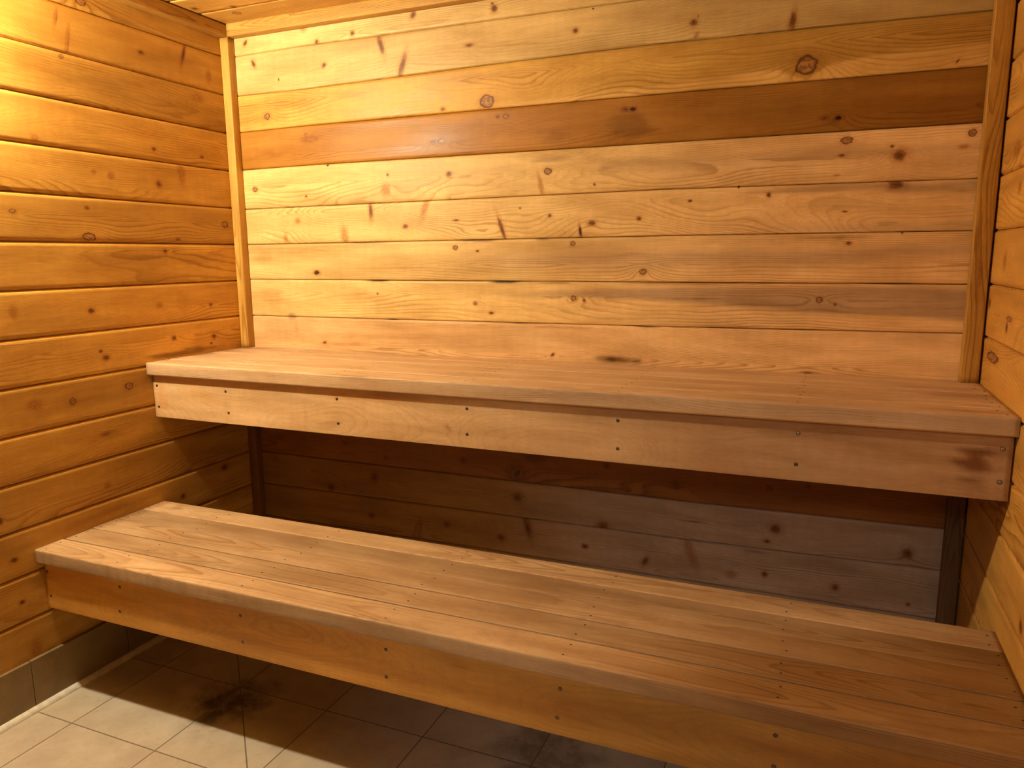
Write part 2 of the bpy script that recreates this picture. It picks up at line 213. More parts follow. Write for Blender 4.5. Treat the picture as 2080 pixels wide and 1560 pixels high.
# ------------------------------------------------------------------ colours of the wood (albedo)
PALE = np.array((0.82, 0.58, 0.235)); MID = np.array((0.64, 0.375, 0.085)); DARK = np.array((0.40, 0.185, 0.03))
PINK = np.array((0.86, 0.565, 0.27)); GREYB = np.array((0.38, 0.25, 0.15)); DIM = np.array((0.46, 0.225, 0.05))
def plank_wall(name, place, u0, u1, v_edges, base, knots, stains, seed, du=0.009, dv=0.0068, seam_off=None, sap=None, flat=None, G=0.0060, D=0.0062):
    """boards stacked along v; place(u, v, depth) -> xyz, depth measured from the face into the room (+) or into the joint (-)"""
    nu = max(2, int(round((u1-u0)/du))+1); U = np.linspace(u0, u1, nu)
    CO, FA, PP, TT, KK = [], [], [], [], []; base_i = 0
    SL = 0.0007
    for bi in range(len(v_edges)-1):
        a, bt = v_edges[bi], v_edges[bi+1]
        nf = max(2, int(round((bt-a-2*G)/dv))+1)
        inner = np.linspace(G, bt-a-G, nf)
        prof_v = np.concatenate(([SL, SL, SL+.0012, G-.0012], inner, [bt-a-G+.0012, bt-a-SL-.0012, bt-a-SL, bt-a-SL]))
        prof_d = np.concatenate(([-.012, -D, -D+.0012, -.0009], np.zeros(nf), [-.0009, -D+.0012, -D, -.012]))
        nv = len(prof_v)
        UU, VV = np.meshgrid(U, a+prof_v, indexing='ij'); DD = np.broadcast_to(prof_d, UU.shape).copy()
        rr = np.broadcast_to((prof_v)/(bt-a), UU.shape)
        if seam_off is not None: Vw = VV + seam_off(UU, a)*(1-rr) + seam_off(UU, bt)*rr
        else: Vw = VV
        sd = seed*100+bi
        # growth ring field
        sl = 0.30 + 0.5*abs(math.sin(sd*1.7)); c0 = (0.15+.7*((sd*0.618) % 1))*(bt-a)
        loc = VV-a-c0
        bend = fbm(UU*0.9+sd, VV*3.0, sd, 3)*0.055 + fbm(UU*3.5, VV*14, sd+5, 2)*0.008
        ff = 1.0 if flat is None else flat(bi)
        phi = sd*0.37 + np.sqrt(loc**2+0.0015**2)*sl*(1-.0*ff) + bend*ff + .25*loc
        cols = np.broadcast_to(base(bi, UU, Vw), UU.shape+(3,)).copy()
        cols *= (1+0.16*fbm(UU*2.2+3*sd, VV*9, sd+9, 3))[..., None]
        for (ku, kv, ru, rv, ti, kd, amp) in knots:
            if kv < a-.01 or kv > bt+.01: continue
            L = max(ru, rv)*1.5+0.004
            du_, dv_ = UU-ku, Vw-kv
            phi += amp*0.0042*np.exp(-(np.sqrt((du_*.55)**2+dv_**2)/L)**1.25)*1.3
        for (su, sv, ru, rv, amt, sc, hard) in stains:
            d = np.sqrt(((UU-su)/ru)**2+((Vw-sv)/rv)**2) + 0.9*fbm(UU*14, Vw*60, sd+3, 3)*(1-hard)
            mk = (1-ss(.25, 1.05, d))*amt
            if sv > a-.004 and sv < bt+.004: cols = cols*(1-mk[..., None]) + cols*np.array(sc)*mk[..., None]
        if sap is not None: cols = sap(bi, UU, Vw, cols)
        CO.append(place(UU, Vw, DD).reshape(-1, 3))
        PP.append(np.stack([UU+sd*3.1, phi, VV+sd*.7], -1).reshape(-1, 3)); TT.append(np.clip(cols, 0, .95).reshape(-1, 3))
        idx = np.arange(nu*nv).reshape(nu, nv)+base_i
        q = np.stack([idx[:-1, :-1], idx[1:, :-1], idx[1:, 1:], idx[:-1, 1:]], -1).reshape(-1, 4)
        # nearest knot per face, exact offset per corner
        fu = (UU[:-1, :-1]+UU[1:, 1:])/2; fv = (Vw[:-1, :-1]+Vw[1:, 1:])/2
        best = np.full(fu.shape, 1e9); kx = np.full(fu.shape+(4,), 10.0); ky = np.full(fu.shape+(4,), 10.0); kz = np.zeros(fu.shape)
        cu = np.stack([UU[:-1, :-1], UU[1:, :-1], UU[1:, 1:], UU[:-1, 1:]], -1); cv = np.stack([Vw[:-1, :-1], Vw[1:, :-1], Vw[1:, 1:], Vw[:-1, 1:]], -1)
        for (ku, kv, ru, rv, ti, kd, amp) in knots:
            if kv < a-.002 or kv > bt+.002: continue
            t = math.tan(math.radians(ti)); rv2 = rv*1.1; ru2 = ru*1.1
            dx = (fu-ku-(fv-kv)*t)/ru2; dy = (fv-kv)/rv2; d = dx*dx+dy*dy
            mk = (d < best) & (d < 36)
            best = np.where(mk, d, best)
            kx = np.where(mk[..., None], (cu-ku-(cv-kv)*t)/ru2, kx); ky = np.where(mk[..., None], (cv-kv)/rv2, ky); kz = np.where(mk, kd, kz)
        KK.append(np.stack([kx, ky, np.broadcast_to(kz[..., None], kx.shape)], -1).reshape(-1, 3))
        FA.append(q); base_i += nu*nv
    co = np.concatenate(CO); fa = np.concatenate(FA)
    # backing sheet so that nothing shows through the joints, wood grey-brown
    n0 = len(co); ve0, ve1 = v_edges[0], v_edges[-1]
    bb = np.array([[u0, ve0], [u1, ve0], [u1, ve1], [u0, ve1]])
    bk = np.concatenate([place(bb[:, 0], bb[:, 1], np.full(4, -.0121)), place(bb[:, 0], bb[:, 1], np.full(4, -.03))])
    co = np.concatenate([co, bk])
    fb = np.array([[0, 1, 2, 3], [4, 7, 6, 5], [0, 4, 5, 1], [1, 5, 6, 2], [2, 6, 7, 3], [3, 7, 4, 0]])+n0
    fa = np.concatenate([fa, fb])
    P = np.concatenate(PP+[np.zeros((8, 3))]); T = np.concatenate(TT+[np.tile((0.03, 0.016, 0.008), (8, 1))])
    K = np.concatenate(KK+[np.full((24, 3), 10.0)]); K[-24:, 2] = 0
    return struct(mesh_obj(name, co, fa, WALLM, P=P, T=T, K=K))
def interp_noise(seed, amp):
    return lambda u, v: amp*0
EDGES = [0.1375+PIT*i for i in range(15)]+[H+.004]          # seam heights from the tile upstand to the ceiling
EDGES[0] = 0.1375
# ---- back wall: small real unevenness of the joints, measured along the wall
SEAMB = {14: [(.03, .000), (.33, .004), (1.04, .001), (1.51, -.002)], 13: [(.03, -.002), (.33, -.004), (1.03, .005), (1.52, .008), (2.0, .002), (2.39, -.006)],
         12: [(.03, .004), (.33, .007), (1.6, .004), (2.39, .000)], 11: [(.03, .004), (.33, .006), (1.6, .002), (2.39, -.001)],
         10: [(.03, -.005), (1.6, .003), (2.39, -.003)], 9: [(.03, -.001), (1.6, .003), (2.39, .001)], 8: [(.03, .003), (2.39, -.002)], 7: [(.03, -.001), (1.6, .000), (2.39, .004)],
         3: [(.03, -.003), (1.67, -.008), (2.39, -.001)], 2: [(.03, 0), (1.67, .002), (2.39, .012)]}
def seam_back(UU, edge):
    i = int(round((edge-0.1375)/PIT))
    t = SEAMB.get(i)
    if not t: return UU*0
    return np.interp(UU, [a for a, _ in t], [b for _, b in t])
def base_back(bi, U, V):
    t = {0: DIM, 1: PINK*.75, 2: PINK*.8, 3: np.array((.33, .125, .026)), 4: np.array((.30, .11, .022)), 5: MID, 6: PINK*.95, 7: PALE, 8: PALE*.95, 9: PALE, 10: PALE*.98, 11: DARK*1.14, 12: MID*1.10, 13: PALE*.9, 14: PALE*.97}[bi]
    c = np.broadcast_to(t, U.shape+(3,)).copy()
    if bi in (1, 2, 0):                     # greyer to the right, redder to the left
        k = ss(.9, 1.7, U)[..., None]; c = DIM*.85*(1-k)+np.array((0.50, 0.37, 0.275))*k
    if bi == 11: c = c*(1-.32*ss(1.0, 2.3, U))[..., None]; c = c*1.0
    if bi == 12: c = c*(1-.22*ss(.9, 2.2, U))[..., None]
    if bi in (6, 7, 8, 9, 10):                 # pinker toward the right end
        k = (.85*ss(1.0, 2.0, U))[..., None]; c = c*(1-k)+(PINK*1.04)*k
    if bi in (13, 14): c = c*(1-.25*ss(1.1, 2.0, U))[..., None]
    return c
def sap_back(bi, U, V, c):
    if bi == 12:       # pale sapwood along the lower edge, widening to the right of the big knot
        top = np.interp(U, [1.0, 1.28, 1.52, 1.70, 1.90, 1.945, 1.97, 2.03, 2.12, 2.39], [1.748, 1.757, 1.764, 1.770, 1.776, 1.752, 1.748, 1.777, 1.787, 1.791])
        k = ss(-.0035, .0035, top-V)*ss(.95, 1.15, U); k = k[..., None]
        return c*(1-k)+PALE*np.array((.95, .84, .66))*k
    if bi == 7:        # grey-brown heart streak
        hi = np.interp(U, [.9, 1.3, 1.7, 2.0, 2.4], [1.165, 1.180, 1.190, 1.195, 1.193]); lo = np.interp(U, [.9, 1.3, 1.7, 2.0, 2.4], [1.155, 1.152, 1.142, 1.122, 1.112])
        n = .010*fbm(U*5, V*20, 77, 2)
        k = (ss(-.008, .010, hi-V+n)*ss(-.006, .007, V-lo+n)*ss(.85, 1.5, U)*.80)[..., None]
        return c*(1-k)+GREYB*1.12*k
    if bi == 8:
        mid = np.interp(U, [0, .9, 1.5, 2.0, 2.4], [1.285, 1.282, 1.268, 1.277, 1.290]); wd = np.interp(U, [0, .9, 1.4, 2.4], [.010, .030, .032, .014])
        k = (np.exp(-((V-mid+.012*fbm(U*4, V*20, 5, 2))/wd)**2)*ss(.7, 1.3, U)*.62)[..., None]
        return c*(1-k)+GREYB*1.3*k
    if bi == 9:
        hi = 1.462-.006*np.abs(np.sin(U*6)); k = (np.exp(-((V-hi)/.008)**2)*ss(1.75, 2.0, U)*.6 + np.exp(-((V-1.352)/.014)**2)*ss(1.5, 2.2, U)*.5)[..., None]
        k = np.clip(k, 0, 1); return c*(1-k)+GREYB*1.2*k
    if bi == 10:
        k = (np.exp(-((V-1.545+.01*fbm(U*4, V*30, 8, 2))/.018)**2)*ss(1.3, 1.6, U)*.38)[..., None]; return c*(1-k)+GREYB*1.3*k
    return c
STB = [ # along, height, ru, rv, amount, multiplier, hardness
 (1.50, 1.66, .085, .045, .55, (.45, .40, .36), .3), (1.26, 1.645, .05, .028, .40, (.6, .5, .5), .3), (1.25, 1.580, .09, .012, .55, (.5, .42, .42), .3),
 (1.45, 1.545, .06, .022, .45, (.6, .52, .5), .3), (1.38, 1.575, .05, .01, .35, (.6, .5, .5), .3), (2.2, 1.66, .3, .06, .25, (.75, .6, .5), .3),
 (1.47, 0.964, .095, .014, .95, (.22, .15, .07), .35), (1.45, 0.962, .02, .010, .8, (.3, .2, .1), .4), (1.53, 0.962, .02, .010, .8, (.3, .2, .1), .4), (.42, .975, .17, .012, .55, (.75, .45, .25), .2), (.22, 1.07, .02, .014, .6, (.3, .28, .35), .3),
 (.24, 1.03, .014, .035, .4, (.6, .5, .5), .5), (.60, 1.205, .06, .004, .9, (.12, .1, .12), .5), (1.10, 1.203, .10, .005, .95, (.12, .08, .1), .5), (1.25, 1.201, .1, .003, .7, (.3, .15, .1), .4),
 (.66, 1.071, .04, .003, .9, (.15, .1, .12), .5), (1.14, 1.070, .07, .004, .8, (.2, .1, .1), .4), (1.55, 1.070, .05, .004, .8, (.2, .15, .15), .5), (1.9, 1.075, .3, .004, .5, (.5, .3, .2), .3),
 (1.30, 1.062, .14, .005, .5, (.7, .45, .3), .2), (1.70, 1.202, .35, .0035, .6, (.45, .3, .2), .3), (2.2, 1.204, .12, .003, .7, (.2, .15, .1), .3),
 (.98, 1.338, .10, .004, .85, (.2, .12, .14), .5), (1.22, 1.338, .05, .004, .8, (.2, .12, .14), .5), (.55, 1.337, .1, .003, .7, (.35, .22, .2), .3), (1.53, 1.34, .1, .003, .6, (.4, .3, .2), .3), (.3, 1.337, .2, .0025, .5, (.5, .35, .25), .3),
 (.10, 1.29, .05, .035, .4, (.6, .5, .4), .2), (.12, 1.14, .09, .05, .38, (.62, .48, .36), .2), (1.0, 1.12, .02, .05, .25, (.7, .6, .6), .3), (.60, 1.12, .02, .05, .25, (.7, .6, .6), .3),
 (.12, 1.66, .1, .03, .3, (.75, .6, .5), .2), (2.05, .53, .3, .012, .4, (1.25, 1.3, 1.35), .4), (.12, .60, .08, .03, .5, (.4, .3, .3), .3), (1.2, .63, .05, .045, .5, (.4, .3, .3), .3),
 (2.03, 1.456, .30, .006, .5, (.45, .35, .3), .4), (2.30, 1.447, .14, .014, .6, (.42, .36, .32), .4), (1.72, .468, .05, .003, .8, (.2, .12, .1), .5), (1.90, .401, .07, .006, .7, (.3, .15, .1), .5),
 (2.08, 1.327, .1, .005, .7, (.5, .4, .35), .4), (2.08, 1.327, .03, .010, .5, (.4, .3, .25), .4)]
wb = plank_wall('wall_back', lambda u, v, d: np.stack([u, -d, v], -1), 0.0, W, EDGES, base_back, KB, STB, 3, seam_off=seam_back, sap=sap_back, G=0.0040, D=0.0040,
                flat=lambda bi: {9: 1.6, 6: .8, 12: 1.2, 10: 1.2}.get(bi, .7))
# ---- left wall (u runs from the back corner to the front)
def base_left(bi, U, V):
    f = [.95, 1.02, 1.02, .92, 1.05, 1.04, 1.12, 1.15, 1.04, .92, 1.02, .98, .84, .92, .98][bi]
    return np.broadcast_to(np.array((0.62, 0.345, 0.074))*f, U.shape+(3,))
STL = [(.55, 1.81, .22, .045, .42, (.55, .50, .48), .2), (.30, 1.79, .14, .03, .35, (.6, .5, .45), .2), (.25, 1.95, .12, .03, .3, (.7, .6, .5), .2), (.75, 1.72, .18, .02, .3, (.62, .52, .46), .2),
 (.50, 1.56, .25, .03, .25, (.7, .6, .5), .2), (.5, 1.29, .3, .03, .38, (.55, .45, .38), .2), (.85, 1.30, .2, .03, .3, (.6, .5, .4), .2), (.30, 1.14, .03, .05, .3, (.7, .6, .5), .3), (.7, 1.10, .3, .03, .3, (.65, .55, .45), .2),
 (.25, 1.0, .03, .05, .25, (.7, .6, .5), .3), (.45, .87, .3, .04, .3, (.65, .55, .42), .2), (.9, .87, .25, .05, .3, (.65, .5, .4), .2), (.33, .965, .16, .016, .75, (.22, .13, .08), .2), (.30, 1.205, .2, .02, .2, (.6, .5, .4), .2),
 (.62, .745, .12, .02, .45, (.55, .42, .36), .2), (.41, .80, .07, .02, .5, (.4, .3, .25), .2), (.9, .37, .05, .03, .5, (.5, .4, .3), .2), (.85, .44, .03, .03, .7, (.2, .15, .12), .3), (.75, .30, .06, .03, .4, (.5, .4, .3), .2),
 (.23, 1.34, .2, .003, .5, (.4, .25, .2), .3), (.6, 1.35, .5, .006, .35, (.5, .35, .25), .2), (.7, .50, .2, .02, .4, (.5, .35, .25), .2), (.18, .2, .1, .05, .3, (.5, .4, .3), .2)]
plank_wall('wall_left', lambda u, v, d: np.stack([d, -u, v], -1), 0.0, 1.35, EDGES, base_left, KL, STL, 5, dv=.008)
wl2 = plank_wall('wall_left_front', lambda u, v, d: np.stack([d, -u, v], -1), 1.35, -YF, EDGES, lambda bi, U, V: base_left(bi, U, V)*.42, [], [], 5, du=.05, dv=.03)  # unseen front part, wood darkened to limit bounced light
# ---- right wall
def base_right(bi, U, V):
    f = [.9, .95, 1.0, 1.04, 1.0, .98, 1.05, 1.05, 1.0, 1.06, .98, 1.02, .95, 1.0, 1.0][bi]
    c = np.broadcast_to(np.array((0.70, 0.375, 0.085))*f, U.shape+(3,)).copy()
    c *= (1-.5*ss(1.2, 1.9, U))[..., None]  # out-of-view front end darkened so it bounces less light
    return c
STR_ = [(.3, 1.84, .2, .02, .5, (1.25, 1.25, 1.1), .3), (.45, 1.17, .2, .02, .3, (.7, .55, .4), .2), (.3, .74, .1, .03, .3, (.7, .6, .5), .2)]
wr = plank_wall('wall_right', lambda u, v, d: np.stack([W-d, -u, v], -1), 0.0, -YF, EDGES, base_right, KR, STR_, 9, du=.011, dv=.0078,
                flat=lambda bi: 1.9)
# ---- ceiling boards run left to right; a joint falls 15 cm from the back wall
CE = [0.0, 0.150]+[0.150+PIT*i for i in range(1, 23)]
CE = [c for c in CE if c < -YF-.03]+[-YF]
KC = [(.154, .108, .012, .012, 0, 0, 1.4), (.19, .163, .010, .010, 0, 1, 1.0), (.55, .19, .01, .01, 0, 1, 1), (.06, .2, .01, .01, 0, 1, 1)]
plank_wall('ceiling', lambda u, v, d: np.stack([u, -v, H-d], -1), 0.0, W, CE, lambda bi, U, V: np.broadcast_to(np.array((.72, .44, .12)), U.shape+(3,))*(.45 if bi > 8 else 1.0), KC, [], 11, du=.014, dv=.009)  # front boards out of view are darkened to hold down bounced light
# ---- front wall with the door opening behind the camera
FE = [0.1375+PIT*i for i in range(15)]+[H]
DX0, DX1, DZ = 1.52, 2.34, 2.02
def base_front(bi, U, V): return np.broadcast_to(np.array((.26, .14, .04)), U.shape+(3,))  # unseen wall, wood colour kept dark to cut bounced light
def front_piece(name, u0, u1, edges, sd):
    return plank_wall(name, lambda u, v, d: np.stack([u, YF+d, v], -1), u0, u1, edges, base_front, [], [], sd, du=.06, dv=.03)
front_piece('wall_front', 0.0, DX0, [0.0]+FE, 21)
front_piece('wall_front_right', DX1, W, [0.0]+FE, 23)
front_piece('wall_front_top', DX0, DX1, [DZ, H], 22)
# ------------------------------------------------------------------ beams (battens, slats, fascias)
def beam(name, p0, axis, L, a_axis, wa, b_axis, wb_, mat, col, seed, parent=None, r=.003, step=.012, pith=(0.3, -1.6), colf=None, na=None, bend=.01, origin=(0, 0, 0)):
    """solid bar from corner p0 along axis; cross-section wa along a_axis, wb_ along b_axis, rounded arrises of radius r"""
    n = max(2, int(L/step)+1); t = np.linspace(0, L, n)
    pr = []
    na = na or max(2, int(wa/.012)); nb = max(2, int(wb_/.012))
    def arc(cx, cy_, a0):
        return [(cx+r*math.cos(math.radians(a0+k*22.5)), cy_+r*math.sin(math.radians(a0+k*22.5))) for k in range(5)]
    c1 = arc(wa-r, r, -90); c2 = arc(wa-r, wb_-r, 0); c3 = arc(r, wb_-r, 90); c4 = arc(r, r, 180)
    def seg(p, q_, k): return [(p[0]+(q_[0]-p[0])*i/k, p[1]+(q_[1]-p[1])*i/k) for i in range(1, k)]
    pr = c1+seg(c1[-1], c2[0], nb)+c2+seg(c2[-1], c3[0], na)+c3+seg(c3[-1], c4[0], nb)+c4+seg(c4[-1], c1[0], na)
    pr = np.array(pr); m = len(pr)
    TT_, A_ = np.meshgrid(t, pr[:, 0], indexing='ij'); _, B_ = np.meshgrid(t, pr[:, 1], indexing='ij')
    ax, aa, ab = (np.array(v, float) for v in (axis, a_axis, b_axis))
    co = np.array(p0)[None, None]-np.array(origin)[None, None]+TT_[..., None]*ax+A_[..., None]*aa+B_[..., None]*ab
    # real rings: distance from the pith line, which wanders along the length
    pa = pith[0]*wa + bend*fbm(TT_*1.4+seed, TT_*0, seed, 3)*4; pb = pith[1]*wb_ + bend*fbm(TT_*1.1+seed*2, TT_*0, seed+4, 2)*3
    phi = np.sqrt((A_-pa)**2+(B_-pb)**2)+.004*fbm(TT_*3, A_*20+B_*31, seed+8, 2)+seed*.213
    uu = TT_+seed*1.7; vv = A_+B_*1.3+seed*.31
    C = np.broadcast_to(np.array(col), TT_.shape+(3,)).copy()*(1+.14*fbm(TT_*2.5+seed, A_*14+B_*10, seed+21, 3))[..., None]
    if colf is not None: C = colf(TT_, A_, B_, C)
    idx = np.arange(n*m).reshape(n, m); nx = np.roll(idx, -1, axis=1)
    fa = np.stack([idx[:-1], nx[:-1], nx[1:], idx[1:]], -1).reshape(-1, 4)
    # orientation: check handedness
    hand = np.dot(np.cross(aa, ab), ax)
    if hand > 0: fa = fa[:, ::1]
    else: fa = fa[:, ::-1]
    # end caps as fans of quads would distort: use ngon caps through a second mesh path
    co = co.reshape(-1, 3); me = bpy.data.meshes.new(name)
    caps = [list(idx[0][::-1]), list(idx[-1])]
    if hand < 0: caps = [c[::-1] for c in caps]
    ls = np.concatenate([fa.ravel()]+[np.array(c) for c in caps]).astype(np.int32)
    nq = len(fa); me.vertices.add(len(co)); me.vertices.foreach_set('co', co.astype(np.float32).ravel())
    me.loops.add(len(ls)); me.loops.foreach_set('vertex_index', ls); me.polygons.add(nq+2)
    me.polygons.foreach_set('loop_start', np.concatenate([np.arange(nq)*4, [nq*4, nq*4+m]]).astype(np.int32))
    me.polygons.foreach_set('loop_total', np.concatenate([np.full(nq, 4), [m, m]]).astype(np.int32))
    me.update(calc_edges=True); me.materials.append(mat)
    a = me.attributes.new('P', 'FLOAT_VECTOR', 'POINT'); a.data.foreach_set('vector', np.stack([uu, phi, vv], -1).astype(np.float32).ravel())
    a = me.attributes.new('T', 'FLOAT_VECTOR', 'POINT'); a.data.foreach_set('vector', np.clip(C, 0, .95).astype(np.float32).ravel())
    o = bpy.data.objects.new(name, me); S.collection.objects.link(o)
    if parent is not None: o.parent = parent
    return o
X, Y, Z = (1, 0, 0), (0, 1, 0), (0, 0, 1)
TB = (0.62, 0.36, 0.08)
# corner battens and the two mouldings under the ceiling
ZT = 2.064
struct(beam('trim_1', (0.0005, -BD, HU), Z, ZT-.001-HU, X, 0.0365, Y, BD-.001, SMOOTH, TB, 31, pith=(.5, -.8), step=.02, bend=.012))
struct(beam('trim_2', (2.3885, -BD, HU), Z, ZT-.001-HU, X, 0.0415, Y, BD-.001, SMOOTH, (.54, .29, .055), 32, pith=(.5, -.7), step=.02, bend=.012))
# below the upper seat the corner battens are separate pieces in a much darker colour
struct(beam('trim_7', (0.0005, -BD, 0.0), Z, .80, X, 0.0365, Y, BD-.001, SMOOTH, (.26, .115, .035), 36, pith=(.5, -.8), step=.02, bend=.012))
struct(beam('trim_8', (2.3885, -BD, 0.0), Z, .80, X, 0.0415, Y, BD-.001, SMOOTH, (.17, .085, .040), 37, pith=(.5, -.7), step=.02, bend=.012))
struct(beam('trim_3', (0.0360, -.0345, ZT), X, W-.0365, Y, .0335, Z, .0485-.004, SMOOTH, TB, 33, pith=(.2, .5), bend=.016, step=.02))
struct(beam('trim_4', (0.0005, YF+.001, ZT), Y, -YF-.0020, X, .035, Z, .041-.001, SMOOTH, (.50, .27, .06), 34, pith=(-.6, .5), bend=.006, step=.03))
struct(beam('trim_5', (W-.0355, YF+.001, ZT), Y, -YF-.037, X, .035, Z, .040, SMOOTH, TB, 35, pith=(1.6, .5), bend=.006, step=.03))
# ------------------------------------------------------------------ floor: square tiles, grout, diagonal cut falling to a low point
TX, TY, TS = 0.1616, -0.6542, 0.3162
m, nt, b = new_mat('floor_tile'); q = NB(nt)
tc = q.n('ShaderNodeTexCoord'); OB = tc.outputs['Object']
sp_ = q.n('ShaderNodeSeparateXYZ'); q.link(OB, sp_.inputs[0]); x_, y_ = sp_.outputs[0], sp_.outputs[1]
def grid_dist(c, off):
    f = q.math('FRACT', q.math('DIVIDE', q.math('SUBTRACT', c, off-20*TS), TS))
    return q.math('MULTIPLY', q.math('MINIMUM', f, q.math('SUBTRACT', 1.0, f)), TS)
dg = q.math('MULTIPLY', q.math('ABSOLUTE', q.math('ADD', q.math('SUBTRACT', x_, TX+TS), q.math('SUBTRACT', y_, TY))), .7071)
dist = q.math('MINIMUM', q.math('MINIMUM', grid_dist(x_, TX), grid_dist(y_, TY)), dg)
grout = q.rng(dist, .0012, .0022, 1, 0)
ix = q.math('FLOOR', q.math('DIVIDE', q.math('SUBTRACT', x_, TX-20*TS), TS)); iy = q.math('FLOOR', q.math('DIVIDE', q.math('SUBTRACT', y_, TY-20*TS), TS))
wn = q.n('ShaderNodeTexWhiteNoise', noise_dimensions='2D'); cc = q.n('ShaderNodeCombineXYZ'); q.link(ix, cc.inputs[0]); q.link(iy, cc.inputs[1]); q.link(cc.outputs[0], wn.inputs['Vector'])
off = q.vmath('ADD', OB, wn.outputs['Color'])
n1 = q.noise(off, 9.0, 6.0, .62); n2 = q.noise(off, 45.0, 5.0, .65); n3 = q.noise(off, 26.0, 8.0, .72)
c = q.mix(q.rng(n1, .3, .7, 0, 1, False), (0.56, 0.47, 0.36, 1), (0.72, 0.63, 0.50, 1))
c = q.mix(q.math('MULTIPLY', q.rng(n2, .52, .72, 0, 1), .25), c, (0.40, 0.30, 0.21, 1))
c = q.mix(q.math('MULTIPLY', q.rng(n3, .64, .72, 0, 1), .55), c, (0.22, 0.15, 0.10, 1))
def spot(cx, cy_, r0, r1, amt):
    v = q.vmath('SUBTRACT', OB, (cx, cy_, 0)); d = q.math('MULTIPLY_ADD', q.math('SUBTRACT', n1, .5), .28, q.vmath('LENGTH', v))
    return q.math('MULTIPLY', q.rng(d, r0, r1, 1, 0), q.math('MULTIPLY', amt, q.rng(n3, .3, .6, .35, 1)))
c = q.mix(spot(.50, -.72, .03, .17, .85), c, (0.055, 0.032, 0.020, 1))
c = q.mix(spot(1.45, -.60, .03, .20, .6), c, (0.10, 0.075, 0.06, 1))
c = q.mix(q.math('MULTIPLY', grout, .9), c, (0.20, 0.14, 0.095, 1))
q.link(c, b.inputs['Base Color']); b.inputs['Roughness'].default_value = .42
bp = q.n('ShaderNodeBump'); bp.inputs['Strength'].default_value = .5; bp.inputs['Distance'].default_value = .002
q.link(q.math('SUBTRACT', q.math('MULTIPLY', n2, .12), grout), bp.inputs['Height']); q.link(bp.outputs[0], b.inputs['Normal'])
FLOORM = m
def box_obj(name, lo, hi, mat, parent=None, bev=0.0, origin=(0, 0, 0)):
    lo = np.array(lo)-origin; hi = np.array(hi)-origin
    v = [(x, y, z) for x in (lo[0], hi[0]) for y in (lo[1], hi[1]) for z in (lo[2], hi[2])]
    f = [(0, 1, 3, 2), (4, 6, 7, 5), (0, 4, 5, 1), (2, 3, 7, 6), (0, 2, 6, 4), (1, 5, 7, 3)]
    o = mesh_obj(name, v, f, mat, parent)
    if bev:
        md = o.modifiers.new('bevel', 'BEVEL'); md.width = bev; md.segments = 2
    return o
struct(box_obj('floor', (-.03, YF-1.6, -.05), (W+.03, .03, 0.0), FLOORM))
# tile upstand along each wall, one mesh per wall; joints continue the floor grid
m, nt, b = new_mat('upstand_tile'); q = NB(nt)
tc = q.n('ShaderNodeTexCoord'); OB = tc.outputs['Object']
n1 = q.noise(OB, 14.0, 6.0, .7); n2 = q.noise(OB, 120.0, 3.0, .6)
c = q.mix(q.rng(n1, .3, .7, 0, 1, False), (0.24, 0.165, 0.070, 1), (0.33, 0.235, 0.11, 1))
c = q.mix(q.math('MULTIPLY', q.rng(n2, .5, .75, 0, 1), .3), c, (0.2, .14, .09, 1))
q.link(c, b.inputs['Base Color']); b.inputs['Roughness'].default_value = .4; UPM = m
def upstand(name, place, u0, u1, joints, top=.1525, th=.010):
    js = [u0]+[j for j in joints if u0+.02 < j < u1-.02]+[u1]; V, F_ = [], []
    for a, b_ in zip(js[:-1], js[1:]):
        g = .0013; a2 = a+(g if a > u0 else 0); b2 = b_-(g if b_ < u1 else 0); k = len(V); c_ = .0012
        ring = [(0.0, 0.0), (th, 0.0), (th, top-c_), (th-c_, top), (0.0, top)]
        for u in (a2, b2): V += [place(u, z, d) for d, z in ring]
        F_ += [tuple(k+i for i in range(5)), tuple(k+9-i for i in range(5))]
        F_ += [(k+i, k+5+i, k+5+(i+1) % 5, k+(i+1) % 5) for i in range(5)]
    k = len(V)                                   # grout bed behind the joints
    for u in (u0, u1): V += [place(u, z, d) for d, z in ((-.02, 0), (th-.003, 0), (th-.003, top-.003), (-.02, top-.003))]
    F_ += [(k, k+1, k+2, k+3), (k+7, k+6, k+5, k+4)]+[(k+i, k+4+i, k+4+(i+1) % 4, k+(i+1) % 4) for i in range(4)]
    return struct(mesh_obj(name, V, F_, UPM))
jy = [.6400+TS*i for i in range(-2, 9)]
upstand('baseboard_left', lambda u, z, d: (d, -u, z), 0.0, -YF, [.0100+j for j in jy])
upstand('baseboard_right', lambda u, z, d: (W-d, -u, z), 0.0, -YF, jy)
upstand('baseboard_back', lambda u, z, d: (u, -d, z), 0.011, W-.011, [TX+TS*i for i in range(9)])
# pale quarter-round sealing strip where the left upstand meets the floor
pts = [(0, 0)]+[(0.0155*math.sin(math.radians(a)), 0.0155*math.cos(math.radians(a))) for a in (0, 22.5, 45, 67.5, 90)]
V = [(.0098+p[0], y, p[1]-.0005) for y in (-.012, YF+.002) for p in pts]; n = len(pts)
struct(mesh_obj('trim_6', V, [tuple(range(n)), tuple(range(2*n-1, n-1, -1))]+[(i, n+i, n+(i+1) % n, (i+1) % n) for i in range(n)], STRIPM))
